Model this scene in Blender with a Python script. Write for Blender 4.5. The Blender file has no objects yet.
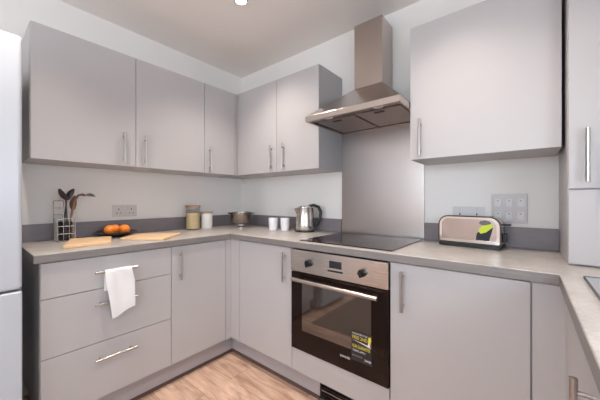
import bpy, bmesh, math, random
from mathutils import Vector, Matrix
random.seed(7)
S = bpy.context.scene
COL = S.collection

# ------------------------------------------------------------------ materials
def new_mat(name):
    m = bpy.data.materials.new(name); m.use_nodes = True
    nt = m.node_tree
    return m, nt, nt.nodes['Principled BSDF']

def lnk(nt, a, b): nt.links.new(a, b)

def plain(name, col, rough=.5, metal=0., spec=.5, bump=0., bscale=60., var=0., vscale=3., stretch=(1, 1, 1), **kw):
    m, nt, b = new_mat(name)
    b.inputs['Base Color'].default_value = (*col, 1)
    b.inputs['Roughness'].default_value = rough
    b.inputs['Metallic'].default_value = metal
    b.inputs['Specular IOR Level'].default_value = spec
    for k, v in kw.items(): b.inputs[k.replace('_', ' ')].default_value = v
    tc = nt.nodes.new('ShaderNodeTexCoord'); mp = nt.nodes.new('ShaderNodeMapping')
    mp.inputs['Scale'].default_value = stretch
    lnk(nt, tc.outputs['Object'], mp.inputs['Vector'])
    if var:
        n = nt.nodes.new('ShaderNodeTexNoise'); n.inputs['Scale'].default_value = vscale; n.inputs['Detail'].default_value = 5
        r = nt.nodes.new('ShaderNodeMix'); r.data_type = 'RGBA'
        r.inputs[6].default_value = (*[c * (1 - var) for c in col], 1)
        r.inputs[7].default_value = (*[min(1, c * (1 + var)) for c in col], 1)
        lnk(nt, mp.outputs[0], n.inputs['Vector']); lnk(nt, n.outputs['Fac'], r.inputs[0]); lnk(nt, r.outputs[2], b.inputs['Base Color'])
    if bump:
        n2 = nt.nodes.new('ShaderNodeTexNoise'); n2.inputs['Scale'].default_value = bscale; n2.inputs['Detail'].default_value = 4
        bp = nt.nodes.new('ShaderNodeBump'); bp.inputs['Strength'].default_value = bump; bp.inputs['Distance'].default_value = .002
        lnk(nt, mp.outputs[0], n2.inputs['Vector']); lnk(nt, n2.outputs['Fac'], bp.inputs['Height']); lnk(nt, bp.outputs[0], b.inputs['Normal'])
    return m

def steel(name, col=(.62, .57, .54), rough=.3, stretch=(1, 1, 60), bump=.15, aniso=0.):
    m, nt, b = new_mat(name)
    b.inputs['Metallic'].default_value = 1
    b.inputs['Anisotropic'].default_value = aniso
    tc = nt.nodes.new('ShaderNodeTexCoord'); mp = nt.nodes.new('ShaderNodeMapping'); mp.inputs['Scale'].default_value = stretch
    n = nt.nodes.new('ShaderNodeTexNoise'); n.inputs['Scale'].default_value = 12; n.inputs['Detail'].default_value = 6
    lnk(nt, tc.outputs['Object'], mp.inputs['Vector']); lnk(nt, mp.outputs[0], n.inputs['Vector'])
    mr = nt.nodes.new('ShaderNodeMapRange'); mr.inputs['To Min'].default_value = rough - .03; mr.inputs['To Max'].default_value = rough + .04
    lnk(nt, n.outputs['Fac'], mr.inputs['Value']); lnk(nt, mr.outputs[0], b.inputs['Roughness'])
    r = nt.nodes.new('ShaderNodeMix'); r.data_type = 'RGBA'
    r.inputs[6].default_value = (*[c * .97 for c in col], 1); r.inputs[7].default_value = (*[min(1, c * 1.03) for c in col], 1)
    lnk(nt, n.outputs['Fac'], r.inputs[0]); lnk(nt, r.outputs[2], b.inputs['Base Color'])
    bp = nt.nodes.new('ShaderNodeBump'); bp.inputs['Strength'].default_value = bump; bp.inputs['Distance'].default_value = .001
    lnk(nt, n.outputs['Fac'], bp.inputs['Height']); lnk(nt, bp.outputs[0], b.inputs['Normal'])
    return m

def worktop_mat():
    m, nt, b = new_mat('worktop_laminate')
    tc = nt.nodes.new('ShaderNodeTexCoord')
    a = nt.nodes.new('ShaderNodeTexNoise'); a.inputs['Scale'].default_value = 9; a.inputs['Detail'].default_value = 9; a.inputs['Roughness'].default_value = .7
    c = nt.nodes.new('ShaderNodeTexNoise'); c.inputs['Scale'].default_value = 90; c.inputs['Detail'].default_value = 3
    lnk(nt, tc.outputs['Object'], a.inputs['Vector']); lnk(nt, tc.outputs['Object'], c.inputs['Vector'])
    ad = nt.nodes.new('ShaderNodeMath'); ad.operation = 'ADD'; lnk(nt, a.outputs['Fac'], ad.inputs[0])
    mu = nt.nodes.new('ShaderNodeMath'); mu.operation = 'MULTIPLY'; mu.inputs[1].default_value = .5; lnk(nt, c.outputs['Fac'], mu.inputs[0]); lnk(nt, mu.outputs[0], ad.inputs[1])
    cr = nt.nodes.new('ShaderNodeValToRGB'); e = cr.color_ramp.elements
    e[0].position = .5; e[0].color = WT_A; e[1].position = 1.0; e[1].color = WT_B
    lnk(nt, ad.outputs[0], cr.inputs[0]); lnk(nt, cr.outputs[0], b.inputs['Base Color'])
    b.inputs['Roughness'].default_value = .32
    return m

def floor_mat():
    m, nt, b = new_mat('oak_planks')
    tc = nt.nodes.new('ShaderNodeTexCoord')
    br = nt.nodes.new('ShaderNodeTexBrick'); br.offset = .37; br.inputs['Scale'].default_value = 1
    br.inputs['Brick Width'].default_value = 1.28; br.inputs['Row Height'].default_value = .19
    br.inputs['Mortar Size'].default_value = .0015; br.inputs['Mortar Smooth'].default_value = .3
    br.inputs['Color1'].default_value = (0, 0, 0, 1); br.inputs['Color2'].default_value = (1, 1, 1, 1); br.inputs['Mortar'].default_value = (.5, .5, .5, 1)
    lnk(nt, tc.outputs['Object'], br.inputs['Vector'])
    mp = nt.nodes.new('ShaderNodeMapping'); mp.inputs['Scale'].default_value = (1.6, 9, 1)
    of = nt.nodes.new('ShaderNodeVectorMath'); of.operation = 'ADD'
    sc = nt.nodes.new('ShaderNodeVectorMath'); sc.operation = 'SCALE'; sc.inputs['Scale'].default_value = 7
    lnk(nt, br.outputs['Color'], sc.inputs[0]); lnk(nt, tc.outputs['Object'], of.inputs[0]); lnk(nt, sc.outputs[0], of.inputs[1]); lnk(nt, of.outputs[0], mp.inputs['Vector'])
    n = nt.nodes.new('ShaderNodeTexNoise'); n.inputs['Scale'].default_value = 2.2; n.inputs['Detail'].default_value = 8; n.inputs['Roughness'].default_value = .62; n.inputs['Distortion'].default_value = .8
    lnk(nt, mp.outputs[0], n.inputs['Vector'])
    cr = nt.nodes.new('ShaderNodeValToRGB'); e = cr.color_ramp.elements
    e[0].position = .3; e[0].color = (.31, .175, .115, 1); e[1].position = .68; e[1].color = (.68, .47, .355, 1)
    lnk(nt, n.outputs['Fac'], cr.inputs[0])
    tint = nt.nodes.new('ShaderNodeMix'); tint.data_type = 'RGBA'; tint.blend_type = 'MULTIPLY'
    mr = nt.nodes.new('ShaderNodeMapRange'); mr.inputs['To Min'].default_value = .86; mr.inputs['To Max'].default_value = 1.1
    lnk(nt, br.outputs['Color'], mr.inputs['Value']); tint.inputs[0].default_value = 1
    lnk(nt, cr.outputs[0], tint.inputs[6]); lnk(nt, mr.outputs[0], tint.inputs[7])
    seam = nt.nodes.new('ShaderNodeMix'); seam.data_type = 'RGBA'; seam.inputs[7].default_value = (.25, .14, .08, 1)
    lnk(nt, br.outputs['Fac'], seam.inputs[0]); lnk(nt, tint.outputs[2], seam.inputs[6]); lnk(nt, seam.outputs[2], b.inputs['Base Color'])
    b.inputs['Roughness'].default_value = .42
    return m

def glass_mat(name, tint=(1, 1, 1), refl=.12):
    m = bpy.data.materials.new(name); m.use_nodes = True; nt = m.node_tree; nt.nodes.clear()
    o = nt.nodes.new('ShaderNodeOutputMaterial'); t = nt.nodes.new('ShaderNodeBsdfTransparent'); g = nt.nodes.new('ShaderNodeBsdfGlossy')
    t.inputs[0].default_value = (*tint, 1); g.inputs['Roughness'].default_value = .02
    mx = nt.nodes.new('ShaderNodeMixShader'); fa = nt.nodes.new('ShaderNodeLayerWeight'); pw = nt.nodes.new('ShaderNodeMath'); pw.operation = 'POWER'; pw.inputs[1].default_value = 4
    lw = nt.nodes.new('ShaderNodeMath'); lw.operation = 'MULTIPLY_ADD'; lw.inputs[1].default_value = .45; lw.inputs[2].default_value = refl * .4
    lnk(nt, fa.outputs['Facing'], pw.inputs[0]); lnk(nt, pw.outputs[0], lw.inputs[0])
    lnk(nt, lw.outputs[0], mx.inputs[0]); lnk(nt, t.outputs[0], mx.inputs[1]); lnk(nt, g.outputs[0], mx.inputs[2]); lnk(nt, mx.outputs[0], o.inputs[0])
    return m

def emit_mat(name, col, st):
    m, nt, b = new_mat(name)
    b.inputs['Base Color'].default_value = (*col, 1); b.inputs['Emission Color'].default_value = (*col, 1); b.inputs['Emission Strength'].default_value = st
    return m

WT_A = (.36, .32, .295, 1); WT_B = (.55, .51, .475, 1)
CAB = (.475, .452, .452)
M = dict(
    cab=plain('cashmere_satin_board', CAB, .36, spec=.45, var=.012, vscale=2.5),
    plinth=plain('plinth_board', (.40, .375, .39), .3, spec=.5),
    wall=plain('wall_paint', (.88, .85, .82), .8, spec=.2, bump=.08, bscale=120),
    ceil=plain('ceiling_paint', (.93, .87, .825), .9, spec=.1, bump=.05, bscale=120),
    wt=worktop_mat(),
    upst=plain('upstand_laminate', (.235, .208, .22), .45, var=.12, vscale=14, stretch=(1, 1, 4)),
    floor=floor_mat(),
    steel=steel('brushed_steel', (.60, .55, .51), .26, (.5, .5, 90), .02),
    bowlsteel=steel('dark_steel', (.42, .36, .31), .22, (1, 1, 30), .02),
    panelsteel=steel('polished_panel', (.56, .49, .47), .16, (1, 1, 30), .01),
    edging=plain('edging_strip', (.215, .195, .187), .4, var=.3, vscale=7, stretch=(1.5, 1.5, 30)),
    mat_=plain('mat_pile', (.17, .125, .10), .9, bump=.6, bscale=200, var=.2, vscale=30),
    hood=steel('hood_steel', (.50, .445, .41), .25, (.5, .5, 90), .03, .5),
    filt=steel('filter_mesh_steel', (.46, .40, .38), .42, (30, 30, 1), .2),
    splash=steel('splash_steel', (.47, .425, .40), .30, (.3, 1, 90), .02, .3),
    chrome=plain('chrome', (.78, .76, .74), .12, 1.),
    handle=plain('satin_nickel', (.55, .52, .50), .28, 1.),
    black=plain('black_plastic', (.012, .012, .013), .35),
    blackglass=plain('black_glass', (.012, .006, .005), .08, spec=.5, IOR=1.33),
    ovenwin=plain('oven_window_glass', (.03, .02, .016), .05, spec=.5, IOR=2.35),
    hob=plain('hob_glass', (.016, .010, .010), .12, spec=.5, IOR=1.42),
    hobring=plain('hob_print', (.12, .11, .11), .2),
    fridge=plain('white_enamel', (.50, .52, .56), .3, spec=.5, bump=.04, bscale=180),
    seal=plain('grey_seal', (.12, .12, .13), .6),
    white=plain('white_plastic', (.66, .63, .62), .35),
    socket_hole=plain('dark_slot', (.10, .09, .09), .6),
    rocker=plain('rocker_plastic', (.62, .59, .58), .3), plate_grey=plain('plate_plastic', (.53, .49, .485), .3),
    towel=plain('white_towel', (.80, .785, .785), .95, spec=.1, bump=.6, bscale=260, **{'Sheen_Weight': .3}),
    wood=plain('light_beech', (.78, .53, .31), .5, var=.12, vscale=6, stretch=(1.2, 9, 4)),
    lidwood=plain('lid_wood', (.40, .24, .16), .5, var=.15, vscale=8, stretch=(1, 6, 1)),
    spoonwood=plain('spoon_wood', (.24, .13, .09), .55, var=.15, vscale=12),
    utensil=plain('dark_nylon', (.055, .04, .04), .4),
    wire=plain('wire_metal', (.60, .57, .55), .25, .9),
    bowl=plain('dark_bowl', (.045, .03, .028), .3),
    orange=plain('orange_peel', (.95, .26, .025), .42, bump=.5, bscale=160, var=.08, vscale=10),
    stalk=plain('orange_stalk', (.12, .16, .04), .7),
    pasta=plain('pasta_fill', (.80, .62, .36), .7, var=.25, vscale=60, bump=.8, bscale=60),
    jarglass=glass_mat('jar_glass', (.93, .93, .92), .10),
    pane=glass_mat('window_glass', (.98, .99, 1), .1),
    ceramic=plain('white_ceramic', (.82, .82, .79), .18),
    mug=plain('mug_glaze', (.72, .72, .74), .2, var=.18, vscale=26),
    upvc=plain('white_upvc', (.85, .85, .86), .3),
    lime=plain('reflection_lime', (.50, .62, .03), .4),
    navy=plain('reflection_black', (.012, .014, .022), .6, bump=.5, bscale=200),
    lamp=emit_mat('lamp_lens', (1, .93, .82), 14),
    sticker=plain('sticker_black', (.018, .015, .02), .4),
    s_white=plain('print_white', (.75, .74, .80), .5),
    s_yellow=plain('print_yellow', (.75, .66, .06), .5),
    s_grey=plain('print_grey', (.36, .34, .34), .5),
    lcd=plain('oven_display', (.02, .018, .02), .12),
    sink=steel('sink_steel', (.70, .72, .73), .3, (1, 30, 1)),
    foot_shade=plain('foot_shade_brown', (.10, .06, .05), .5),
)

# ------------------------------------------------------------------ mesh helpers
def obj(name, bm, mat, parent=None, smooth=None, bevel=0, seg=2):
    me = bpy.data.meshes.new(name)
    bmesh.ops.recalc_face_normals(bm, faces=bm.faces)
    if bevel:
        ed = [e for e in bm.edges if len(e.link_faces) == 2 and e.calc_face_angle(0) > .5]
        bmesh.ops.bevel(bm, geom=ed, offset=bevel, segments=seg, profile=.5, affect='EDGES', clamp_overlap=True)
    bm.to_mesh(me); bm.free()
    me.materials.append(M[mat] if isinstance(mat, str) else mat)
    o = bpy.data.objects.new(name, me); COL.objects.link(o)
    if smooth is not None:
        me.polygons.foreach_set('use_smooth', [True] * len(me.polygons))
        me.set_sharp_from_angle(angle=math.radians(smooth))
    if parent is not None:
        o.parent = parent
        loc = Vector((0, 0, 0)); q = parent
        while q: loc += q.location; q = q.parent
        for v in me.vertices: v.co -= loc      # world geometry -> the parent's frame
    return o

def root(name, loc, label, cat, group=None):
    o = bpy.data.objects.new(name, None); o.empty_display_size = .1; COL.objects.link(o); o.location = loc
    tag(o, label, cat, group); return o

def tag(o, label, cat, group=None):
    o['label'] = label; o['category'] = cat
    if group: o['group'] = group
    return o

def struct(name, bm, mat, bevel=0):
    o = obj(name, bm, mat, bevel=bevel); o['kind'] = 'structure'; return o

def B(): return bmesh.new()

def box(bm, x0, x1, y0, y1, z0, z1):
    v = [bm.verts.new((x, y, z)) for z in (z0, z1) for x, y in ((x0, y0), (x1, y0), (x1, y1), (x0, y1))]
    for f in ((3, 2, 1, 0), (4, 5, 6, 7), (0, 1, 5, 4), (1, 2, 6, 5), (2, 3, 7, 6), (3, 0, 4, 7)): bm.faces.new([v[i] for i in f])
    return bm

def bx(*a): return box(B(), *a)

def frame_from(d):
    d = d.normalized(); a = Vector((0, 0, 1)) if abs(d.z) < .9 else Vector((1, 0, 0))
    u = d.cross(a).normalized(); return u, d.cross(u).normalized()

def tube(bm, pts, r, n=10, caps=True, closed=False):
    pts = [Vector(p) for p in pts]; rs = r if isinstance(r, (list, tuple)) else [r] * len(pts); rings = []
    N = len(pts); u = None
    for i, p in enumerate(pts):
        if closed: d = pts[(i + 1) % N] - pts[i - 1]
        else: d = (pts[min(i + 1, N - 1)] - pts[max(i - 1, 0)])
        d.normalize()
        if u is None: u, w = frame_from(d)
        else:
            u = (u - d * u.dot(d)).normalized(); w = d.cross(u).normalized()
        rings.append([bm.verts.new(p + (u * math.cos(t) + w * math.sin(t)) * rs[i]) for t in [2 * math.pi * k / n for k in range(n)]])
    for i in range(N if closed else N - 1):
        a, b = rings[i], rings[(i + 1) % N]
        for k in range(n): bm.faces.new((a[k], a[(k + 1) % n], b[(k + 1) % n], b[k]))
    if caps and not closed: bm.faces.new(rings[0][::-1]); bm.faces.new(rings[-1])
    return bm

def lathe(bm, prof, c=(0, 0, 0), n=32, sx=1, sy=1, lip=None):
    rings = []
    for r, z in prof:
        if r < 1e-6: rings.append([bm.verts.new((c[0], c[1], c[2] + z))])
        else:
            rings.append([bm.verts.new((c[0] + r * sx * math.cos(2 * math.pi * k / n), c[1] + r * sy * math.sin(2 * math.pi * k / n), c[2] + z)) for k in range(n)])
    for a, b in zip(rings, rings[1:]):
        for k in range(n):
            j = (k + 1) % n
            if len(a) == 1 and len(b) == 1: continue
            if len(a) == 1: bm.faces.new((a[0], b[k], b[j]))
            elif len(b) == 1: bm.faces.new((a[k], a[j], b[0]))
            else: bm.faces.new((a[k], a[j], b[j], b[k]))
    if len(rings[0]) > 1: bm.faces.new(rings[0][::-1])
    if len(rings[-1]) > 1: bm.faces.new(rings[-1])
    return bm

def cells(xs, ys, inside, z0, z1, M3=lambda x, y, z: (x, y, z)):
    """solid slab made of grid cells; inside(i,j) keeps a cell; M3 maps (x,y,z)"""
    bm = B(); vs = {}
    def V(i, j, k):
        if (i, j, k) not in vs: vs[i, j, k] = bm.verts.new(M3(xs[i], ys[j], (z0, z1)[k]))
        return vs[i, j, k]
    nx, ny = len(xs) - 1, len(ys) - 1
    I = lambda i, j: 0 <= i < nx and 0 <= j < ny and inside(i, j)
    for i in range(nx):
        for j in range(ny):
            if not I(i, j): continue
            bm.faces.new((V(i, j, 1), V(i + 1, j, 1), V(i + 1, j + 1, 1), V(i, j + 1, 1)))
            bm.faces.new((V(i, j + 1, 0), V(i + 1, j + 1, 0), V(i + 1, j, 0), V(i, j, 0)))
            if not I(i - 1, j): bm.faces.new((V(i, j, 0), V(i, j, 1), V(i, j + 1, 1), V(i, j + 1, 0)))
            if not I(i + 1, j): bm.faces.new((V(i + 1, j, 0), V(i + 1, j + 1, 0), V(i + 1, j + 1, 1), V(i + 1, j, 1)))
            if not I(i, j - 1): bm.faces.new((V(i, j, 0), V(i + 1, j, 0), V(i + 1, j, 1), V(i, j, 1)))
            if not I(i, j + 1): bm.faces.new((V(i, j + 1, 0), V(i, j + 1, 1), V(i + 1, j + 1, 1), V(i + 1, j + 1, 0)))
    return bm

def prism(bm, pts2, lo, hi, M3):
    """extrude a 2-D outline; M3(a,b,t) -> xyz"""
    a = [bm.verts.new(M3(p[0], p[1], lo)) for p in pts2]; b = [bm.verts.new(M3(p[0], p[1], hi)) for p in pts2]
    n = len(a); bm.faces.new(a[::-1]); bm.faces.new(b)
    for k in range(n): bm.faces.new((a[k], a[(k + 1) % n], b[(k + 1) % n], b[k]))
    return bm

def rrect(x0, x1, z0, z1, r, n=6, rb=None):
    out = []; rb = r if rb is None else rb
    for cx, cz, a0, q in ((x1 - rb, z0 + rb, -90, rb), (x1 - r, z1 - r, 0, r), (x0 + r, z1 - r, 90, r), (x0 + rb, z0 + rb, 180, rb)):
        for k in range(n + 1):
            t = math.radians(a0 + 90 * k / n); out.append((cx + q * math.cos(t), cz + q * math.sin(t)))
    return out

# ------------------------------------------------------------------ dimensions (metres)
D = .3164; ZB = 1.3724; ZT = 2.086; BF = .5853; W = .5967; ZW = .91; ZP = .1325; PF = .540
CZ = 2.425; RX = 2.955; RY = -4.6; XR = 2.3700; WX = 2.3549

# ------------------------------------------------------------------ the room
struct('floor', bx(-.1, RX + .1, RY - .1, .1, -.1, 0), 'floor')
struct('ceiling', bx(-.1, RX + .1, RY - .1, .1, CZ, CZ + .1), 'ceil')
struct('wall_left', bx(-.1, 0, RY - .1, .1, 0, CZ), 'wall')
struct('wall_back', bx(0, RX, 0, .1, 0, CZ), 'wall')
wy = (-2.4, -1.0); wz = (1.05, 1.65)
struct('wall_right', cells([RY - .1, wy[0], wy[1], .1], [0, wz[0], wz[1], CZ], lambda i, j: not (i == 1 and j == 1), RX, RX + .1, lambda a, b, t: (t, a, b)), 'wall')
rx = (.9, 2.85); rz = (.95, 2.2)
struct('wall_rear', cells([0, rx[0], rx[1], RX], [0, rz[0], rz[1], CZ], lambda i, j: not (i == 1 and j == 1), RY - .1, RY, lambda a, b, t: (a, t, b)), 'wall')
def window(n, a, z, axis, at, bars):
    M3 = (lambda p, q, t: (t, p, q)) if axis == 'x' else (lambda p, q, t: (p, t, q))
    xs = [a[0]]; step = (a[1] - a[0]) / bars
    for k in range(bars): xs += [a[0] + step * k + .055, a[0] + step * (k + 1) - .055]
    xs.append(a[1]); ys = [z[0], z[0] + .06, z[1] - .06, z[1]]
    f = obj('window_%d' % n, cells(xs, ys, lambda i, j: not (j == 1 and i % 2 == 1), at + .02, at + .08, M3), 'upvc'); f['kind'] = 'structure'
    for k in range(bars):
        g = B(); prism(g, [(xs[1 + 2 * k] - .002, ys[1] - .002), (xs[2 + 2 * k] + .002, ys[1] - .002), (xs[2 + 2 * k] + .002, ys[2] + .002), (xs[1 + 2 * k] - .002, ys[2] + .002)], at + .048, at + .052, M3)
        obj('pane', g, 'pane', f)
window(1, wy, wz, 'x', RX, 2)
window(2, rx, rz, 'y', RY - .1, 3)
struct('baseboard_left', bx(0, .015, RY + .016, -2.35, 0, .1), 'upvc')
struct('baseboard_rear', bx(0, rx[0], RY, RY + .015, 0, .1), 'upvc')

tag(obj('floor_mat', bx(.72, 2.2, -2.6, -1.43, .0005, .008), 'mat_', bevel=.002), 'brown floor mat on oak planks, mirrored in the oven glass', 'mat')

# ------------------------------------------------------------------ handles, cabinets
def bar_handle(door, p0, p1, out):
    """bar along p0->p1 standing off the door by two posts; out = unit vector away from the door"""
    p0, p1, out = Vector(p0), Vector(p1), Vector(out); bm = B(); d = (p1 - p0)
    tube(bm, [p0, p1], .0066, 12)
    for t in (.14, .86):
        c = p0 + d * t; tube(bm, [c, c - out * .0302], .0042, 10)
    return obj('handle', bm, 'handle', door, smooth=40)

def door_x(parent, y0, y1, z0, z1, xf, hy=None, hz=None, name='door', horiz=None, sgn=1):
    """door in a plane x = const facing +x (sgn 1) or -x (sgn -1)"""
    g = .0017; a, b = sorted((xf - sgn * .018, xf))
    d = obj(name, bx(a, b, y0 + g, y1 - g, z0 + g, z1 - g), 'cab', parent, bevel=.0012)
    if hy is not None: bar_handle(d, (xf + sgn * .030, hy, hz[0]), (xf + sgn * .030, hy, hz[1]), (sgn, 0, 0))
    if horiz: bar_handle(d, (xf + .030, horiz[0], horiz[2]), (xf + .030, horiz[1], horiz[2]), (1, 0, 0))
    return d

def door_y(parent, x0, x1, z0, z1, yf, hx=None, hz=None, name='door'):
    g = .0017
    d = obj(name, bx(x0 + g, x1 - g, yf, yf + .018, z0 + g, z1 - g), 'cab', parent, bevel=.0012)
    if hx is not None: bar_handle(d, (hx, yf - .030, hz[0]), (hx, yf - .030, hz[1]), (0, -1, 0))
    return d

HZ = (1.392, 1.582); HB = (.655, .837)
# wall cabinets on the left wall
c = root('wall_cabinet', (.15, -1.15, ZB), 'large two-door pale grey wall cabinet above the oranges', 'cabinet', 'wall cabinets')
obj('body', bx(.001, D - .0195, -1.654, -.640, ZB + .002, ZT), 'cab', c)
door_x(c, -1.654, -1.146, ZB, ZT, D, -1.221, HZ); door_x(c, -1.146, -.639, ZB, ZT, D, -1.092, HZ)
c = root('wall_cabinet', (.15, -.48, ZB), 'narrow pale grey wall cabinet on left wall next to corner', 'cabinet', 'wall cabinets')
obj('body', bx(.001, D - .0195, -.638, -.3205, ZB + .002, ZT), 'cab', c)
door_x(c, -.639, -.337, ZB, ZT, D, -.595, HZ)
obj('filler_strip', bx(D - .0185, D, -.3355, -.3175, ZB + .002, ZT), 'cab', c)
# wall cabinets on the back wall
c = root('wall_cabinet', (.4, -.15, ZB), 'pale grey corner wall cabinet above the steel footed bowl', 'cabinet', 'wall cabinets')
obj('body', bx(.001, .7945, -D + .0195, -.001, ZB + .002, ZT), 'cab', c)
obj('filler_strip', bx(.3195, .3375, -D + .0005, -D + .0185, ZB + .002, ZT), 'cab', c)
door_y(c, .339, .795, ZB, ZT, -D, .744, HZ)
c = root('wall_cabinet', (1.0, -.15, ZB), 'pale grey wall cabinet left of cooker hood, above kettle', 'cabinet', 'wall cabinets')
obj('body', bx(.7955, 1.1885, -D + .0195, -.001, ZB + .002, ZT), 'cab', c)
door_y(c, .795, 1.190, ZB, ZT, -D, .872, HZ)
c = root('wall_cabinet', (2.08, -.15, ZB), 'wide single-door pale grey wall cabinet right of cooker hood, above toaster', 'cabinet', 'wall cabinets')
obj('body', bx(1.7885, 2.381, -D + .0195, -.001, ZB + .002, ZT), 'cab', c)
door_y(c, 1.787, 2.381, ZB, ZT, -D, 1.842, HZ)
# cabinet standing on the worktop at the right
c = root('dresser_cabinet', (2.67, -.2, ZW), 'tall pale cabinet standing on worktop at right edge of photo', 'cabinet')
obj('body', bx(2.391, 2.953, -.3765, -.001, ZW + .001, ZT + .02), 'cab', c)
door_y(c, 2.391, 2.953, 1.199, ZT + .02, -.396, 2.440, (1.226, 1.419)); door_y(c, 2.391, 2.953, ZW + .006, 1.196, -.396, name='lower_panel')

# base units, left run
def carcass(parent, x0, x1, y0, y1): return obj('body', bx(x0, x1, y0, y1, ZP + .001, .8705), 'cab', parent)
c = root('drawer_unit', (.3, -1.35, 0), 'pale grey three-drawer base unit with a towel over its top handle', 'drawers')
carcass(c, .001, BF - .0195, -1.653, -1.043)
for z0, z1, hz in ((.1335, .4235, .344), (.4235, .700, .626), (.700, .868, .789)):
    door_x(c, -1.653, -1.0425, z0, z1, BF, name='drawer', horiz=(-1.448, -1.25, hz))
c = root('base_cabinet', (.3, -.8, 0), 'pale grey base cabinet right of the three drawers', 'cabinet', 'base cabinets')
carcass(c, .001, BF - .0195, -1.042, -.6065)
door_x(c, -1.0425, -.636, ZP + .001, .868, BF, -.987, HB)
obj('filler_strip', bx(BF - .0185, BF, -.6345, -BF - .0015, ZP + .001, .868), 'cab', c)
# base units, back run
c = root('base_cabinet', (.9, -.3, 0), 'pale grey base cabinet in corner left of the oven', 'cabinet', 'base cabinets')
carcass(c, .001, 1.1775, -BF + .0195, -.001)
obj('filler_strip', bx(BF - .0185, .6805, -BF, -BF + .0185, ZP + .001, .868), 'cab', c)
door_y(c, .682, 1.1775, ZP + .001, .868, -BF, 1.123, HB)
c = root('oven_housing', (1.48, -.3, 0), 'pale grey housing unit beneath and around the black oven', 'cabinet')
hb = B(); box(hb, 1.179, 1.195, -BF + .0195, -.001, ZP + .001, .8705); box(hb, 1.763, 1.7785, -BF + .0195, -.001, ZP + .001, .8705)
box(hb, 1.1955, 1.7625, -BF + .0195, -.001, ZP + .001, .262)
obj('body', hb, 'cab', c)
obj('front_panel', bx(1.1795, 1.777, -BF, -BF + .018, ZP + .001, .270), 'cab', c, bevel=.0012)
c = root('base_cabinet', (2.03, -.3, 0), 'pale grey base cabinet right of the oven, below toaster', 'cabinet', 'base cabinets')
carcass(c, 1.7795, 2.3875, -BF + .0195, -.001)
door_y(c, 1.780, 2.283, ZP + .001, .868, -BF, 1.841, HB)
obj('filler_strip', bx(2.2865, XR + .0185, -BF, -BF + .018, ZP + .001, .868), 'cab', c)
# base units, right run under the sink
c = root('base_cabinet', (2.66, -.9, 0), 'base cabinet below the sink with handle cut by bottom right photo edge', 'cabinet', 'base cabinets')
carcass(c, XR + .0195, 2.953, -1.199, -.6065)
obj('filler_strip', bx(XR, XR + .018, -.640, -BF - .0015, ZP + .001, .868), 'cab', c)
door_x(c, -1.199, -.6415, ZP + .001, .868, XR, -1.13, (.628, .818), sgn=-1)
c = root('base_cabinet', (2.66, -1.7, 0), 'base cabinet furthest along the right worktop, nearest the viewer', 'cabinet', 'base cabinets')
hc = B(); box(hc, XR + .0195, 2.953, -2.4, -2.382, ZP + .001, .8705); box(hc, XR + .0195, 2.953, -1.2185, -1.2005, ZP + .001, .8705)
box(hc, XR + .0195, 2.953, -2.3815, -1.219, ZP + .001, ZP + .019); box(hc, 2.94, 2.953, -2.3815, -1.219, ZP + .0195, .8705); obj('body', hc, 'cab', c)
door_x(c, -1.8, -1.2005, ZP + .001, .868, XR, -1.26, (.63, .82), sgn=-1); door_x(c, -2.4, -1.8, ZP + .001, .868, XR, -2.34, (.63, .82), sgn=-1)
# plinths
p = root('plinth', (PF, -1.1, 0), 'grey plinth board under the drawers on the left run', 'plinth', 'plinth boards')
obj('board', bx(PF - .016, PF, -1.653, -PF, .001, ZP), 'plinth', p); obj('foot_shade_strip', bx(PF, PF + .006, -1.653, -PF - .006, .0005, .020), 'foot_shade', p)  # dark brown strip stands in for shade and floor reflection at plinth foot
p = root('plinth', (.95, -PF, 0), 'grey plinth board between the floor corner and oven vent', 'plinth', 'plinth boards')
obj('board', bx(PF, 1.352, -PF, -PF + .016, .001, ZP), 'plinth', p); obj('foot_shade_strip', bx(PF, 1.352, -PF - .006, -PF, .0005, .020), 'foot_shade', p)
p = root('plinth', (2.05, -PF, 0), 'grey plinth board to the right of the oven vent', 'plinth', 'plinth boards')
obj('board', bx(1.752, XR + .046, -PF, -PF + .016, .001, ZP), 'plinth', p)
p = root('plinth', (2.424, -1.4, 0), 'grey plinth board under the right run', 'plinth', 'plinth boards')
obj('board', bx(XR + .046, XR + .062, -2.4, -PF - .001, .001, ZP), 'plinth', p)
v = root('plinth_vent', (1.55, -PF, 0), 'dark slatted vent grille in the plinth beneath the oven', 'vent')
f = B(); box(f, 1.353, 1.751, -PF - .002, -PF + .012, .112, .128); box(f, 1.353, 1.751, -PF - .002, -PF + .012, .012, .026)
box(f, 1.353, 1.362, -PF - .002, -PF + .012, .0265, .1115); box(f, 1.742, 1.751, -PF - .002, -PF + .012, .0265, .1115)
obj('vent_frame', f, 'black', v)
for k in range(4):
    z = .040 + k * .0185; s = B()
    prism(s, [(-PF + .000, z), (-PF + .010, z + .006), (-PF + .010, z + .009), (-PF + .000, z + .004)], 1.3625, 1.7415, lambda a, b, t: (t, a, b))
    obj('slat', s, 'steel' if k == 1 else 'black', v)

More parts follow.
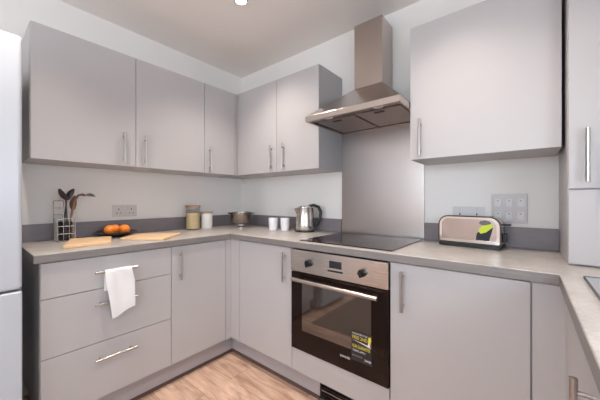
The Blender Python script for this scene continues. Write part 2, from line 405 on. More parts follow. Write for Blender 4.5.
# ------------------------------------------------------------------ worktop, upstands, splashback
xs = [0, W, WX, 2.44, 2.83, 2.953]; ys = [-2.42, -1.675, -1.56, -1.225, -W, -.0005]
def ins(i, j):
    if j == 4: return True
    if i == 0: return j >= 1
    if i >= 2: return not (i == 3 and j == 2)
    return False
wt = obj('worktop', cells([x + (.0005 if k == 0 else 0) for k, x in enumerate(xs)], ys, ins, .872, ZW, ), 'wt', bevel=.0025)
tag(wt, 'continuous grey-beige laminate worktop around three sides of the kitchen', 'worktop')
for e_ in (bx(W, W + .0008, -1.6745, -W, .8725, ZW - .003), bx(W + .001, WX, -W - .0008, -W, .8725, ZW - .003), bx(WX - .0008, WX, -2.42, -W - .001, .8725, ZW - .003), bx(.001, W + .0008, -1.6758, -1.675, .8725, ZW - .003)):
    eo = obj('edging_strip', e_, 'edging', wt); eo['label'] = 'darker grey edging strip'
U = .018
tag(obj('upstand', bx(.0005, U, -1.675, -U - .001, ZW + .0005, 1.012), 'upst', bevel=.001), 'dark grey upstand strip behind the oranges on left wall', 'upstand', 'upstands')
tag(obj('upstand', bx(.0005, 1.188, -U, -.0005, ZW + .0005, 1.012), 'upst', bevel=.001), 'dark grey upstand strip behind kettle and mugs', 'upstand', 'upstands')
tag(obj('upstand', bx(1.7785, 2.3895, -U, -.0005, ZW + .0005, 1.016), 'upst', bevel=.001), 'dark grey upstand strip behind the toaster', 'upstand', 'upstands')
sp = obj('splashback', bx(1.1895, 1.7775, -.008, -.0005, ZW + .0005, 1.66), 'splash', bevel=.001)
tag(sp, 'brushed steel splashback panel between hob and cooker hood', 'splashback')

# ------------------------------------------------------------------ cooker hood
h = root('cooker_hood', (1.49, -.2, 1.65), 'brushed steel chimney cooker hood above the hob', 'cooker hood')
hx0, hx1, hy, hz0, hz1 = 1.1925, 1.786, -.470, 1.652, 1.688
ch0, ch1, chy = 1.381, 1.578, -.180
rail = cells([hx0, hx0 + .012, hx1 - .012, hx1], [hy, hy + .012, -.022, -.0085], lambda i, j: not (i == 1 and j == 1), hz0, hz1)
obj('rim', rail, 'hood', h, bevel=.002)
cp = B()
lo = [(hx0, hy), (hx1, hy), (hx1, -.001), (hx0, -.001)]; up = [(ch0, chy), (ch1, chy), (ch1, -.001), (ch0, -.001)]
a = [cp.verts.new((x, y, hz1 + .0005)) for x, y in lo]; b = [cp.verts.new((x, y, 1.900)) for x, y in up]
cp.faces.new(a[::-1]); cp.faces.new(b)
for k in range(4): cp.faces.new((a[k], a[(k + 1) % 4], b[(k + 1) % 4], b[k]))
obj('canopy', cp, 'hood', h, bevel=.0015)
obj('chimney', bx(ch0 + .002, ch1 - .002, chy + .002, -.001, 1.9005, 2.325), 'hood', h, bevel=.0015)
for sx_, sz_ in ((1.50, 2.12), (1.42, 2.16)): obj('screw', tube(B(), [(sx_, chy + .0015, sz_), (sx_, chy - .001, sz_)], .004, 10), 'chrome', h)
for x0, x1 in ((hx0 + .030, 1.481), (1.497, hx1 - .030)):
    fl = obj('grease_filter', bx(x0, x1, hy + .10, -.035, 1.661, 1.668), 'filt', h, bevel=.001)
    xm = (x0 + x1) / 2
    obj('filter_catch', bx(xm - .03, xm + .03, hy + .115, hy + .135, 1.657, 1.6605), 'black', fl, bevel=.001)
obj('underside_panel', bx(hx0 + .0125, hx1 - .0125, hy + .0125, -.023, 1.670, 1.676), 'hood', h)
for x in (1.33, 1.65): obj('hood_lamp', tube(B(), [(x, hy + .055, 1.6695), (x, hy + .055, 1.664)], .026, 20), 'ceramic', h)

# ------------------------------------------------------------------ hob
hb = root('hob', (1.5, -.3, ZW), 'black glass hob set into worktop above the oven', 'hob')
obj('glass', bx(1.212, 1.778, -.553, -.055, ZW + .0005, ZW + .0055), 'hob', hb, bevel=.0012)
for x, y, r in ((1.355, -.415, .09), (1.36, -.18, .072), (1.63, -.42, .072), (1.625, -.18, .09)):
    g = B(); tube(g, [(x + r * math.cos(t), y + r * math.sin(t), ZW + .0052) for t in [2 * math.pi * k / 40 for k in range(40)]], .0006, 6, closed=True)
    obj('cooking_zone', g, 'hobring', hb)
# ------------------------------------------------------------------ oven
ov = root('oven', (1.48, -.58, .27), 'built-in black glass oven with steel control panel and yellow-print sticker', 'oven')
ox0, ox1 = 1.182, 1.777
obj('oven_body', bx(1.20, 1.76, -.564, -.03, .275, .862), 'black', ov)
cpn = obj('control_panel', bx(ox0, ox1, -.602, -.566, .737, .864), 'steel', ov, bevel=.002)
for x, z in ((1.318, .797), (1.648, .797)):
    k = B(); lathe(k, [(.0, 0), (.0205, 0), (.019, .017), (.017, .021), (0, .021)], n=24)
    bmesh.ops.rotate(k, verts=k.verts, cent=(0, 0, 0), matrix=Matrix.Rotation(math.radians(90), 3, 'X'))
    box(k, -.0045, .0045, -.030, -.018, -.019, .019)
    bmesh.ops.translate(k, verts=k.verts, vec=(x, -.6022, z)); obj('knob', k, 'black', ov, smooth=30)
    t = B()
    for q in range(9):
        an = math.radians(-60 + 300 * q / 8 - 90 + 90); px, pz = x + .029 * math.sin(an), z + .029 * math.cos(an)
        box(t, px - .001, px + .001, -.6026, -.6018, pz - .001, pz + .001)
    obj('dial_marks', t, 'black', cpn)
obj('display', bx(1.455, 1.530, -.6035, -.6018, .793, .831), 'lcd', cpn)
bt = bx(1.445, 1.537, -.6035, -.6018, .772, .781); obj('button_strip', bt, 'black', cpn)
dr = obj('oven_door', cells([ox0, 1.262, 1.69, ox1], [.273, .392, .672, .730], lambda i, j: not (i == 1 and j == 1), -.596, -.566, lambda a, b, t: (a, t, b)), 'blackglass', ov, bevel=.0015)
obj('window', bx(1.2625, 1.6895, -.5945, -.570, .3925, .6715), 'ovenwin', dr)
hd = B(); tube(hd, [(1.222, -.642, .699), (1.74, -.642, .699)], .011, 14)
for x in (1.245, 1.717): box(hd, x - .009, x + .009, -.640, -.5965, .691, .707)
obj('oven_handle', hd, 'steel', dr, smooth=40)
def text(name, s, x, z, size, y, mat, parent, ang=0, wid=None):
    cu = bpy.data.curves.new(name, 'FONT'); cu.body = s; cu.size = size; cu.extrude = .0002; cu.align_x = 'LEFT'
    t = bpy.data.objects.new(name, cu); COL.objects.link(t)
    dg = bpy.context.evaluated_depsgraph_get(); me = bpy.data.meshes.new_from_object(t.evaluated_get(dg)); bpy.data.objects.remove(t)
    w = max(v.co.x for v in me.vertices) - min(v.co.x for v in me.vertices)
    sx = (wid / w) if wid else 1
    for v in me.vertices:
        a, b, c_ = v.co.x * sx, v.co.y, v.co.z
        v.co = (x + a * math.cos(ang) - b * math.sin(ang), y - c_, z + a * math.sin(ang) + b * math.cos(ang))
    bm = B(); bm.from_mesh(me); return obj(name, bm, mat, parent)
text('maker_lettering', 'ZANUSSI', 1.518, .337, .016, -.5966, 's_white', dr, wid=.058)
st = obj('energy_sticker', bx(1.585, 1.695, -.5972, -.5963, .345, .495), 'sticker', dr)
Y = -.5976
text('sticker_text', 'REGISTER FOR', 1.590, .479, .011, Y, 's_white', st, 0, .082)
text('sticker_text', 'FREE 2ND', 1.589, .456, .024, Y, 's_yellow', st, 0, .082)
sw = B(); prism(sw, [(1.592, .450), (1.690, .432), (1.681, .458), (1.676, .458), (1.675, .442)], Y - .0002, Y + .0002, lambda a, b, t: (a, t, b)); obj('sticker_swoosh', sw, 's_white', st)
sw = B(); prism(sw, [(1.676, .462), (1.678, .484), (1.690, .486), (1.692, .470), (1.687, .446)], Y - .0002, Y + .0002, lambda a, b, t: (a, t, b)); obj('sticker_flash', sw, 's_yellow', st)
text('sticker_text', 'YEAR GUARANTEE', 1.589, .411, .024, Y, 's_yellow', st, 0, .098)
text('sticker_text', 'TERMS APPLY', 1.592, .393, .013, Y, 's_white', st, 0, .072)
text('sticker_text', 'SEE PACK', 1.590, .368, .010, Y, 's_grey', st, 0, .056)
text('sticker_logo', 'ZANUSSI', 1.657, .359, .015, Y, 's_white', st, 0, .034)

# ------------------------------------------------------------------ fridge freezer
fr = root('fridge_freezer', (.33, -1.99, 0), 'tall white fridge freezer at the left edge', 'fridge')
fy0, fy1 = -2.27, -1.717
obj('cabinet', bx(.03, .588, fy0, fy1, .02, 1.842), 'fridge', fr, bevel=.008)
fd = obj('fridge_door', bx(.594, .65, fy0, fy1, .783, 1.847), 'fridge', fr, bevel=.014, seg=4)
nf = cells([fy0, -1.98, -1.785, fy1], [.05, .752, .775], lambda i, j: not (i == 1 and j == 1), .594, .65, lambda a, b, t: (t, a, b))
obj('freezer_door', nf, 'fridge', fr, bevel=.006, seg=3)
obj('door_seal', bx(.5885, .5935, fy0 + .01, fy1 - .01, .06, 1.83), 'seal', fr)
obj('foot', tube(B(), [(.52, -1.78, .0005), (.52, -1.78, .0195)], .02, 12), 'black', fr); obj('foot', tube(B(), [(.52, -2.2, .0005), (.52, -2.2, .0195)], .02, 12), 'black', fr)
obj('foot', tube(B(), [(.12, -1.78, .0005), (.12, -1.78, .0195)], .02, 12), 'black', fr); obj('foot', tube(B(), [(.12, -2.2, .0005), (.12, -2.2, .0195)], .02, 12), 'black', fr)

# ------------------------------------------------------------------ sockets and switches
s = root('wall_socket', (0, -1.231, 1.08), 'white double wall socket above the oranges', 'socket', 'wall sockets')
obj('plate', bx(.0005, .009, -1.186, -1.024, 1.037, 1.122), 'white', s, bevel=.002)
for yc in (-1.146, -1.062):
    obj('rocker_switch', bx(.0092, .0125, yc + (.018 if yc < -1.1 else -.030), yc + (.030 if yc < -1.1 else -.018), 1.092, 1.113), 'rocker', s, bevel=.001)
    hl = B(); box(hl, .0088, .0094, yc - .003, yc + .003, 1.083, 1.096); box(hl, .0088, .0094, yc - .017, yc - .009, 1.060, 1.066); box(hl, .0088, .0094, yc + .009, yc + .017, 1.060, 1.066)
    obj('pin_holes', hl, 'socket_hole', s)
s = root('wall_socket', (2.013, 0, 1.08), 'white double wall socket just above the toaster', 'socket', 'wall sockets')
obj('plate', bx(1.935, 2.092, -.009, -.0005, 1.035, 1.120), 'white', s, bevel=.002)
for xc in (1.972, 2.055):
    obj('rocker_switch', bx(xc - .006, xc + .006, -.0125, -.0092, 1.092, 1.113), 'rocker', s, bevel=.001)
    hl = B(); box(hl, xc - .003, xc + .003, -.0094, -.0088, 1.070, 1.083); box(hl, xc - .019, xc - .011, -.0094, -.0088, 1.050, 1.056); box(hl, xc + .011, xc + .019, -.0094, -.0088, 1.050, 1.056)
    obj('pin_holes', hl, 'socket_hole', s)
s = root('appliance_switch_panel', (2.2, 0, 1.11), 'large square grid switch panel above right of toaster', 'switch panel')
obj('plate', bx(2.124, 2.274, -.010, -.0005, 1.037, 1.189), 'plate_grey', s, bevel=.002)
for i in range(3):
    for j in range(2):
        x = 2.151 + i * .048; z = 1.075 + j * .068
        obj('switch', bx(x - .015, x + .015, -.0135, -.0102, z - .022, z + .022), 'rocker', s, bevel=.001)
        obj('indicator', bx(x - .004, x + .004, -.0145, -.0136, z + .008, z + .012), 'hobring', s)

# ------------------------------------------------------------------ towel
tw = B(); NX, NY = 14, 40
yl, yr = -1.408, -1.283; rb = .0105; hz = .789; hxx = BF + .030
rows = []
for j in range(NY + 1):
    s_ = j / NY
    row = []
    for i in range(NX + 1):
        u = i / NX
        drop_f = .205 + .038 * (1 - u) + .003 * math.sin(7 * u)      # front hangs lower at the left
        back = .10; arc = math.pi * rb; L = back + arc + drop_f; d = s_ * L
        if d < back: x = hxx - rb + .001; z = hz - (back - d)
        elif d < back + arc:
            t = (d - back) / rb; x = hxx - rb * math.cos(t); z = hz + rb * math.sin(t)
        else:
            q = d - back - arc; x = hxx + rb + .003 * math.sin(5 * u + 1) * min(1, q / .05) + .010 * min(1, q / .18) + .0015 * math.sin(9 * u + 8 * q); z = hz - q
            # narrow, drift right
        q = max(0, d - back - arc)
        y = yl + (yr - yl) * u + .030 * max(0, q / .22 - .15) * (1 - u) + .014 * min(1, q / .07) * u
        row.append(tw.verts.new((x, y, z)))
    rows.append(row)
for j in range(NY):
    for i in range(NX): tw.faces.new((rows[j][i], rows[j][i + 1], rows[j + 1][i + 1], rows[j + 1][i]))
bmesh.ops.recalc_face_normals(tw, faces=tw.faces)
bmesh.ops.solidify(tw, geom=tw.faces[:], thickness=.0035)
to = obj('hand_towel', tw, 'towel', smooth=60); tag(to, 'white hand towel hanging over the top drawer handle', 'towel')

# ------------------------------------------------------------------ things on the worktop
T = ZW + .0005
def slab(name, pts, h, label, groove=False):
    bm = B(); prism(bm, pts, T, T + h, lambda a, b, t: (a, b, t))
    o = obj(name, bm, 'wood', bevel=.003); return tag(o, label, 'chopping board', 'wooden boards')
slab('chopping_board', [(.484, -1.553), (.184, -1.462), (.238, -1.262), (.472, -1.336)], .017, 'light wooden chopping board beside the utensil rack, left of the oranges')
slab('chopping_board', [(.350, -1.250), (.190, -1.090), (.385, -.870), (.575, -1.085)], .014, 'light wooden chopping board between the oranges and glass jar')

bc = (.140, -1.200)
bw = root('fruit_bowl', (*bc, T), 'shallow dark bowl on short foot holding oranges', 'bowl')
pf = [(0, 0), (.034, 0), (.034, .003), (.026, .006), (.07, .010), (.128, .028), (.134, .036), (.130, .0365), (.122, .030), (.07, .0135), (0, .0125)]
obj('bowl', lathe(B(), [(r * .96, z) for r, z in pf], (*bc, T), 40), 'bowl', bw, smooth=35)
def orange(x, y, z, r, label, tilt):
    o = root('orange', (x, y, z - r), label, 'orange', 'oranges in the bowl')
    bm = B(); n = 20
    pr = [(r * math.sin(math.pi * k / n) * (1 if 0 < k < n else 0), -r * .95 * math.cos(math.pi * k / n)) for k in range(n + 1)]
    pr[-1] = (0, r * .93); lathe(bm, pr, (0, 0, 0), 28)
    bmesh.ops.rotate(bm, verts=bm.verts, cent=(0, 0, 0), matrix=Matrix.Rotation(tilt, 3, 'X')); bmesh.ops.translate(bm, verts=bm.verts, vec=(x, y, z)); obj('peel', bm, 'orange', o, smooth=80)
    sb = B(); lathe(sb, [(0, r * .925), (.004, r * .93), (.003, r * .96), (0, r * .965)], (0, 0, 0), 8)
    bmesh.ops.rotate(sb, verts=sb.verts, cent=(0, 0, 0), matrix=Matrix.Rotation(tilt, 3, 'X')); bmesh.ops.translate(sb, verts=sb.verts, vec=(x, y, z)); obj('stalk', sb, 'stalk', o)
orange(.150, -1.246, T + .014 + .034, .034, 'leftmost orange in the dark bowl', .5)
orange(.098, -1.196, T + .014 + .033, .033, 'orange at the back of bowl, between the other two', -.4)
orange(.163, -1.160, T + .014 + .0335, .0335, 'rightmost orange in the dark bowl', -.7)

# wire rack with black cup
rk = root('utensil_rack', (.150, -1.480, T), 'wire utensil rack with black inner cup left of chopping board', 'utensil rack')
a0, a1, b0, b1 = .110, .190, -1.522, -1.440; zt = T + .136
fm = B(); cor = [(a0, b0), (a1, b0), (a1, b1), (a0, b1)]
for x, y in cor: tube(fm, [(x, y, T), (x, y, zt)], .0026, 8)
for z in (T + .004, T + .048, T + .092, T + .136): tube(fm, [(x, y, z) for x, y in cor], .0022, 8, closed=True)
for t in (.33, .66):
    y = b0 + (b1 - b0) * t; x = a0 + (a1 - a0) * t
    tube(fm, [(a1, y, T), (a1, y, zt)], .0015, 6); tube(fm, [(a0, y, T), (a0, y, zt)], .0015, 6); tube(fm, [(x, b0, T), (x, b0, zt)], .0015, 6); tube(fm, [(x, b1, T), (x, b1, zt)], .0015, 6)
    tube(fm, [(a0, y, T + .004), (a1, y, T + .004)], .0015, 6)
obj('wire_basket', fm, 'wire', rk, smooth=50)
bk = B(); yb = b0 - .006
tube(bk, [(a0, yb, T + .10), (a0, yb, T + .235), (a0 + .006, yb, T + .243), (a0 + .05, yb + .035, T + .243), (a0 + .055, yb + .036, T + .235), (a0 + .055, yb + .036, T + .10)], .0026, 8)
tube(bk, [(a0, yb, T + .20), (a0 + .055, yb + .036, T + .20)], .0016, 6); tube(bk, [(a0, yb, T + .16), (a0 + .055, yb + .036, T + .16)], .0016, 6)
obj('back_loop', bk, 'wire', rk, smooth=50)
obj('inner_cup', lathe(B(), [(0, .008), (.030, .008), (.035, .118), (.031, .118), (.027, .012), (0, .012)], ((a0 + a1) / 2, (b0 + b1) / 2, T), 24), 'black', rk, smooth=40)
cx_, cy_ = (a0 + a1) / 2, (b0 + b1) / 2
def utensil(name, foot, top, mat, head, label, cat, roll=0, hd=None):
    foot, top = Vector(foot), Vector(top); o = root(name, foot, label, cat, None)
    d = (top - foot).normalized(); bm = B(); tube(bm, [foot, foot.lerp(top, .5), top], [.0045, .004, .0038], 10); obj('shaft', bm, mat[0], o, smooth=50)
    hb_ = B(); head(hb_); 
    z = Vector(hd).normalized() if hd else d; side = Vector((.765, .644, 0)); side = (side - z * side.dot(z)).normalized(); nrm = z.cross(side)
    R_ = Matrix((side, nrm, z)).transposed() @ Matrix.Rotation(roll, 3, 'Z')
    for v_ in hb_.verts: v_.co = R_ @ v_.co + top
    obj('head', hb_, mat[1], o, smooth=50); return o
def spoonhead(w, L, th=.004, cup=.006):
    def f(bm):
        n = 10; rows = []
        for i in range(n + 1):
            t = i / n; z = L * t - .004; ww = w * math.sin(math.pi * min(1, .12 + .86 * t)) ** .6
            rows.append([(x * ww, cup * (x * x) * 1 - cup * math.sin(math.pi * t), z) for x in (-1, -.6, -.2, .2, .6, 1)])
        for off in (0, 1):
            vs = [[bm.verts.new((x, y + off * th, z)) for x, y, z in r] for r in rows]
            if off: 
                for i in range(n):
                    for j in range(5): bm.faces.new((vs[i][j], vs[i][j + 1], vs[i + 1][j + 1], vs[i + 1][j]))
                top_ = vs
            else:
                bot = vs
                for i in range(n):
                    for j in range(5): bm.faces.new((vs[i][j], vs[i + 1][j], vs[i + 1][j + 1], vs[i][j + 1]))
        for i in range(n):
            bm.faces.new((bot[i][0], top_[i][0], top_[i + 1][0], bot[i + 1][0])); bm.faces.new((bot[i][5], bot[i + 1][5], top_[i + 1][5], top_[i][5]))
        bm.faces.new([bot[0][k] for k in range(6)] + [top_[0][k] for k in range(5, -1, -1)]); bm.faces.new([top_[n][k] for k in range(6)] + [bot[n][k] for k in range(5, -1, -1)])
    return f
zf = T + .014
utensil('serving_spoon', (cx_ + .014, cy_ + .012, zf), (.168, -1.480, 1.160), ('utensil', 'utensil'), spoonhead(.019, .075), 'dark serving spoon with head tilting left in the wire rack', 'spoon', 0, (0, -.45, .75))
utensil('spatula', (cx_ - .014, cy_ - .012, zf), (.140, -1.470, 1.165), ('utensil', 'utensil'), spoonhead(.017, .075), 'dark spatula tilting right beside the dark serving spoon in rack', 'spatula', .3, (0, .40, .8))
utensil('wooden_spoon', (cx_ - .002, cy_ + .012, zf), (.145, -1.446, 1.105), ('spoonwood', 'spoonwood'), spoonhead(.021, .085), 'brown wooden spoon in the wire rack', 'spoon')
# ladle with a hooked neck to the right
ld = root('ladle', (cx_ + .012, cy_ - .004, zf), 'ladle with shiny rim curving out to the right of rack', 'ladle')
bm = B(); tube(bm, [(cx_ + .014, cy_ - .008, zf), (.182, -1.452, 1.08), (.176, -1.440, 1.15), (.178, -1.422, 1.186), (.180, -1.402, 1.192), (.184, -1.386, 1.186)], [.0045, .005, .0055, .0065, .008, .007], 10); obj('shaft', bm, 'spoonwood', ld, smooth=50)
bm = B(); lathe(bm, [(0, -.020), (.018, -.016), (.034, 0), (.032, 0), (.016, -.013), (0, -.017)], (0, 0, 0), 20)
bmesh.ops.rotate(bm, verts=bm.verts, cent=(0, 0, 0), matrix=Matrix.Rotation(math.radians(172), 3, 'X')); bmesh.ops.translate(bm, verts=bm.verts, vec=(.186, -1.364, 1.181)); obj('head', bm, 'chrome', ld, smooth=40)

# glass jar, canister
jc = (.115, -.622)
j = root('storage_jar', (*jc, T), 'tall glass jar of pale pasta with wooden lid', 'jar')
obj('glass', lathe(B(), [(0, 0), (.054, 0), (.058, .004), (.058, .185), (.0545, .185), (.0545, .008), (0, .006)], (*jc, T), 36), 'jarglass', j, smooth=40)
obj('contents', lathe(B(), [(0, .0085), (.053, .0085), (.0535, .13), (.035, .142), (0, .134)], (*jc, T), 28), 'pasta', j, smooth=40)
obj('lid', lathe(B(), [(0, .186), (.061, .186), (.062, .190), (.062, .200), (.059, .204), (0, .204)], (*jc, T), 36), 'lidwood', j, smooth=40)
obj('lid_seal', lathe(B(), [(0, .172), (.0535, .172), (.0535, .1855), (0, .1855)], (*jc, T), 30), 'white', j, smooth=40)
kc = (.130, -.500)
j = root('canister', (*kc, T), 'white ceramic canister with wooden lid beside glass jar', 'canister')
obj('pot', lathe(B(), [(0, 0), (.046, 0), (.049, .004), (.050, .128), (.047, .131), (0, .131)], (*kc, T), 36), 'ceramic', j, smooth=40)
obj('lid', lathe(B(), [(0, .1315), (.050, .1315), (.051, .134), (.051, .141), (.049, .144), (0, .144)], (*kc, T), 36), 'lidwood', j, smooth=40)

# steel footed bowl
sc_ = (.275, -.235)
j = root('footed_bowl', (*sc_, T), 'shiny steel footed bowl with side handles in the corner', 'bowl')
obj('bowl', lathe(B(), [(0, .030), (.040, .031), (.072, .044), (.088, .075), (.094, .132), (.100, .135), (.100, .138), (.091, .137), (.084, .078), (.068, .049), (.038, .036), (0, .035)], (*sc_, T), 40), 'bowlsteel', j, smooth=40)
obj('foot', lathe(B(), [(0, 0), (.036, 0), (.036, .003), (.026, .012), (.028, .0305), (0, .0305)], (*sc_, T), 32), 'chrome', j, smooth=40)
for sg in (-1, 1):
    d = Vector((.765, .644, 0)) * sg; e = Vector((-.644, .765, 0)); c0 = Vector((*sc_, T + .122))
    bm = B(); tube(bm, [c0 + d * .090 + e * .03, c0 + d * .110 + e * .024 + Vector((0, 0, .006)), c0 + d * .116 + Vector((0, 0, .008)), c0 + d * .110 - e * .024 + Vector((0, 0, .006)), c0 + d * .090 - e * .03], .004, 8)
    obj('side_handle', bm, 'utensil', j, smooth=50)

# mugs
def mug(x, y, label, ang):
    j = root('mug', (x, y, T), label, 'mug', 'white mugs')
    obj('cup', lathe(B(), [(0, 0), (.031, 0), (.034, .003), (.0365, .100), (.0358, .1015), (.0338, .100), (.031, .008), (0, .006)], (x, y, T), 36), 'mug', j, smooth=40)
    dx, dy = math.cos(ang), math.sin(ang); bm = B()
    tube(bm, [(x + dx * r, y + dy * r, T + z) for r, z in ((.036, .082), (.054, .084), (.064, .070), (.064, .042), (.052, .026), (.0355, .028))], .0045, 10)
    obj('mug_handle', bm, 'mug', j, smooth=50)
mug(.692, -.248, 'white mug nearest the corner, left one of the pair', math.radians(135))
mug(.775, -.196, 'white mug beside the kettle, right one of the pair', math.radians(100))

# kettle
ke = (.934, -.140)
j = root('kettle', (*ke, T), 'brushed steel jug kettle with black handle, left of hob', 'kettle')
obj('base', lathe(B(), [(0, 0), (.076, 0), (.077, .004), (.074, .014), (0, .014)], (*ke, T), 40), 'black', j, smooth=40)
body = lathe(B(), [(0, .0145), (.071, .0145), (.073, .020), (.071, .06), (.066, .12), (.0585, .18), (.056, .186), (0, .186)], (*ke, T), 44)
obj('jug', body, 'steel', j, smooth=40)
dR = Vector((.765, .644, 0)); dN = Vector((-.644, .765, 0)); kv = Vector((*ke, T))
bm = B()
def KP(a, b, z): return kv + dR * a + dN * b + Vector((0, 0, z))
q = [bm.verts.new(KP(*p)) for p in ((-.050, -.024, .186), (-.050, .024, .186), (-.084, 0, .182), (-.058, -.018, .135), (-.058, .018, .135), (-.064, 0, .130))]
for f_ in ((0, 1, 2), (0, 2, 5, 3), (1, 4, 5, 2), (3, 5, 4), (0, 3, 4, 1)): bm.faces.new([q[i] for i in f_])
obj('spout', bm, 'steel', j, smooth=60)
obj('lid', lathe(B(), [(0, .1865), (.056, .1865), (.055, .194), (.04, .203), (.012, .206), (0, .206)], (*ke, T), 36), 'chrome', j, smooth=40)
bm = B(); pts = [KP(*p) for p in ((.030, 0, .200), (.070, 0, .207), (.108, 0, .192), (.126, 0, .155), (.122, 0, .108), (.100, 0, .066), (.071, 0, .036))]
tube(bm, pts, [.010, .012, .0125, .0125, .012, .011, .009], 14)
obj('kettle_handle', bm, 'black', j, smooth=60)
bm = B(); prism(bm, [(.040, .182), (.065, .188), (.076, .030), (.062, .030)], -.012, .012, lambda a, b, t: KP(a, t, b)); obj('handle_spine', bm, 'black', j, bevel=.003)

# toaster : local frame along its length
A = Vector((1.893, -.166, 0)); Bq = Vector((2.178, -.196, 0)); du = (Bq - A).normalized(); dv = Vector((-du.y, du.x, 0)); LT = (Bq - A).length
def TP(a, t, z): p = A + du * a + dv * t; return (p.x, p.y, T + z)
j = root('toaster', (2.03, -.12, T), 'polished steel two-slice toaster with black base', 'toaster')
bm = B(); prism(bm, rrect(.004, LT - .004, .001, .020, .008), -.004, .138, lambda a, b, t: TP(a, t, b)); obj('base', bm, 'black', j, bevel=.002)
bm = B(); prism(bm, rrect(.006, LT - .006, .0205, .160, .045, 8, .006), .0035, .130, lambda a, b, t: TP(a, t, b)); obj('shell', bm, 'chrome', j, smooth=40, bevel=.003)
def ring(o, i_, t0, t1):
    bm = B(); n = len(o); vs = [[bm.verts.new(TP(p[0], t, p[1])) for p in L] for L, t in ((o, t0), (i_, t0), (i_, t1), (o, t1))]
    for k in range(n):
        m_ = (k + 1) % n
        for q_ in range(4): bm.faces.new((vs[q_][k], vs[q_][m_], vs[(q_ + 1) % 4][m_], vs[(q_ + 1) % 4][k]))
    return bm
obj('dark_edge_trim', ring(rrect(.001, LT - .001, .0205, .165, .050, 8, .006), rrect(.007, LT - .007, .026, .159, .044, 8, .006), -.001, .006), 'bowl', j, smooth=40)
obj('rim_frame', ring(rrect(.0075, LT - .0075, .0265, .1585, .0435, 8, .006), rrect(.020, LT - .020, .040, .148, .034, 8, .010), -.003, .003), 'chrome', j, smooth=40)
bm = B(); prism(bm, rrect(.0205, LT - .0205, .0405, .1475, .0335, 8, .010), .0, .003, lambda a, b, t: TP(a, t, b)); obj('front_panel', bm, 'panelsteel', j)
for t in (.040, .082):
    bm = B(); prism(bm, [(.05, t), (LT - .05, t), (LT - .05, t + .022), (.05, t + .022)], .1602, .1612, lambda a, b, z: TP(a, b, z)); obj('slot', bm, 'black', j)
bm = B(); prism(bm, [(LT - .006, .055), (LT + .026, .055), (LT + .026, .085), (LT - .006, .085)], .118, .128, lambda a, b, z: TP(a, b, z)); obj('lever', bm, 'black', j, bevel=.003)
bm = B(); prism(bm, [(LT - .005, .050), (LT + .010, .050), (LT + .010, .088), (LT - .005, .088)], .035, .080, lambda a, b, z: TP(a, b, z)); obj('dial', bm, 'black', j, bevel=.003)
bm = B(); prism(bm, [(-.008, .060), (.003, .060), (.003, .085), (-.008, .085)], .05, .075, lambda a, b, z: TP(a, b, z)); obj('end_button', bm, 'black', j, bevel=.003)
# lime and black reflection painted as flat shapes on the toaster's front panel
def reflection_shape(nm, pts, mat, t0=-.0010):
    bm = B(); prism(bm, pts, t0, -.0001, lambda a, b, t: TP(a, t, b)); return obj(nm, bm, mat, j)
g1 = reflection_shape('painted_reflection', [(.183, .075), (.179, .0425), (.2354, .0425), (.244, .075), (.2525, .112), (.236, .118), (.205, .100), (.194, .088)], 'navy'); g1['label'] = 'lime green and black painted reflection'
reflection_shape('painted_reflection', [(.1905, .0883), (.1953, .1054), (.2103, .1166), (.2498, .1296), (.2515, .112), (.2229, .0849), (.2005, .0764)], 'lime', -.0016)
reflection_shape('painted_reflection', [(.1920, .1280), (.1985, .1400), (.2187, .1450), (.2386, .1400), (.2460, .1290), (.2250, .1210), (.2050, .1190)], 'seal')
# sink in the right-hand worktop
j = root('sink', (2.63, -1.1, ZW), 'inset steel sink with drainer in the right worktop', 'sink')
obj('rim', cells([2.412, 2.445, 2.825, 2.86], [-1.600, -1.555, -1.230, -.612], lambda i, k: not (i == 1 and k == 1), ZW + .0005, ZW + .006), 'sink', j, bevel=.002)
bsn = B(); box(bsn, 2.446, 2.824, -1.554, -1.231, .76, .764); box(bsn, 2.446, 2.449, -1.554, -1.231, .7645, ZW + .004); box(bsn, 2.821, 2.824, -1.554, -1.231, .7645, ZW + .004)
box(bsn, 2.4495, 2.8205, -1.554, -1.551, .7645, ZW + .004); box(bsn, 2.4495, 2.8205, -1.234, -1.231, .7645, ZW + .004)
obj('basin', bsn, 'sink', j)
gv = B()
for k in range(9): box(gv, 2.48 + k * .038, 2.492 + k * .038, -1.18, -.66, ZW + .0062, ZW + .0085)
obj('drainer_ribs', gv, 'sink', j, bevel=.001)
obj('rim_edge', cells([2.409, 2.4118, 2.8602, 2.863], [-1.603, -1.6002, -.6118, -.609], lambda i, k: not (i == 1 and k == 1), ZW + .0005, ZW + .0075), 'seal', j)

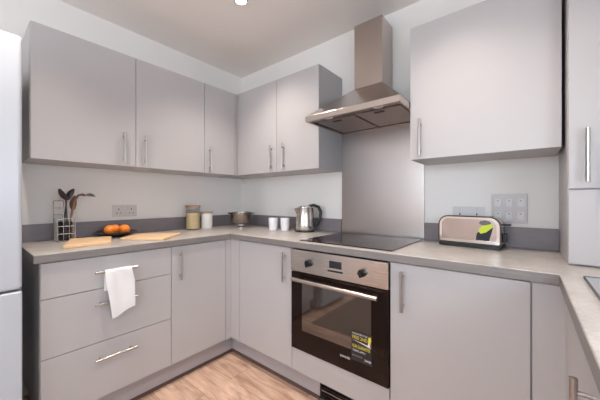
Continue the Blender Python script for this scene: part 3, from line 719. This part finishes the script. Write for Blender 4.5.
# ------------------------------------------------------------------ downlights
def spot(x, y, label, power):
    o = root('downlight', (x, y, CZ), label, 'downlight', 'ceiling downlights')
    obj('rim', lathe(B(), [(.034, -.001), (.046, -.001), (.046, -.004), (.040, -.008), (.034, -.006), (.0335, -.001)][::-1], (x, y, CZ), 32), 'chrome', o, smooth=50)
    obj('lens', lathe(B(), [(0, -.0005), (.033, -.0005), (.033, -.004), (0, -.0045)], (x, y, CZ), 24), 'lamp', o)
    L = bpy.data.lights.new('lamp', 'SPOT'); L.energy = power; L.color = (1, .90, .80); L.spot_size = math.radians(106); L.spot_blend = .8; L.shadow_soft_size = .05
    lo_ = bpy.data.objects.new('lamp_light', L); COL.objects.link(lo_); lo_.parent = o; lo_.location = (0, 0, -.012)
PW = 46
spot(.886, -.74, 'ceiling downlight visible at the top edge of photo', PW)
spot(2.0, -.80, 'ceiling downlight over the floor before the wide right wall cabinet', PW)
spot(.90, -1.75, 'ceiling downlight in front of the fridge freezer', PW)
spot(2.05, -2.2, 'ceiling downlight behind the viewer near the sink', PW)
spot(.95, -3.5, 'ceiling downlight near the rear window, left side', PW)
spot(2.05, -3.5, 'ceiling downlight near the rear window, right side', PW)

# ------------------------------------------------------------------ daylight
w = bpy.data.worlds.new('world'); S.world = w; w.use_nodes = True
bg = w.node_tree.nodes['Background']; bg.inputs['Color'].default_value = (.78, .89, 1, 1); bg.inputs['Strength'].default_value = 7.5
def portal(loc, rot, sx, sy):
    L = bpy.data.lights.new('portal', 'AREA'); L.shape = 'RECTANGLE'; L.size = sx; L.size_y = sy; L.cycles.is_portal = True
    o = bpy.data.objects.new('daylight_portal', L); COL.objects.link(o); o.location = loc; o.rotation_euler = rot
portal((RX + .12, sum(wy) / 2, sum(wz) / 2), (0, math.radians(90), 0), wz[1] - wz[0], wy[1] - wy[0])
portal((sum(rx) / 2, RY - .12, sum(rz) / 2), (math.radians(90), 0, 0), rx[1] - rx[0], rz[1] - rz[0])

# ------------------------------------------------------------------ camera, view
cam = bpy.data.cameras.new('camera'); co = bpy.data.objects.new('camera', cam); COL.objects.link(co)
co.location = (2.2728, -1.884, 1.1578); co.rotation_euler = (math.radians(90), 0, math.radians(40.1168))
cam.sensor_width = 36; cam.lens = 279.1782 * 36 / 600; cam.shift_x = (300 - 292.0552) / 600; cam.clip_start = .02
S.camera = co
S.view_settings.view_transform = 'Standard'; S.view_settings.look = 'None'; S.view_settings.gamma = 1; S.view_settings.exposure = .54
S.view_settings.use_curve_mapping = False
S.cycles.max_bounces = 12; S.cycles.diffuse_bounces = 6; S.cycles.use_denoising = True
S.cycles.sample_clamp_indirect = 6; S.cycles.caustics_reflective = False; S.cycles.caustics_refractive = False
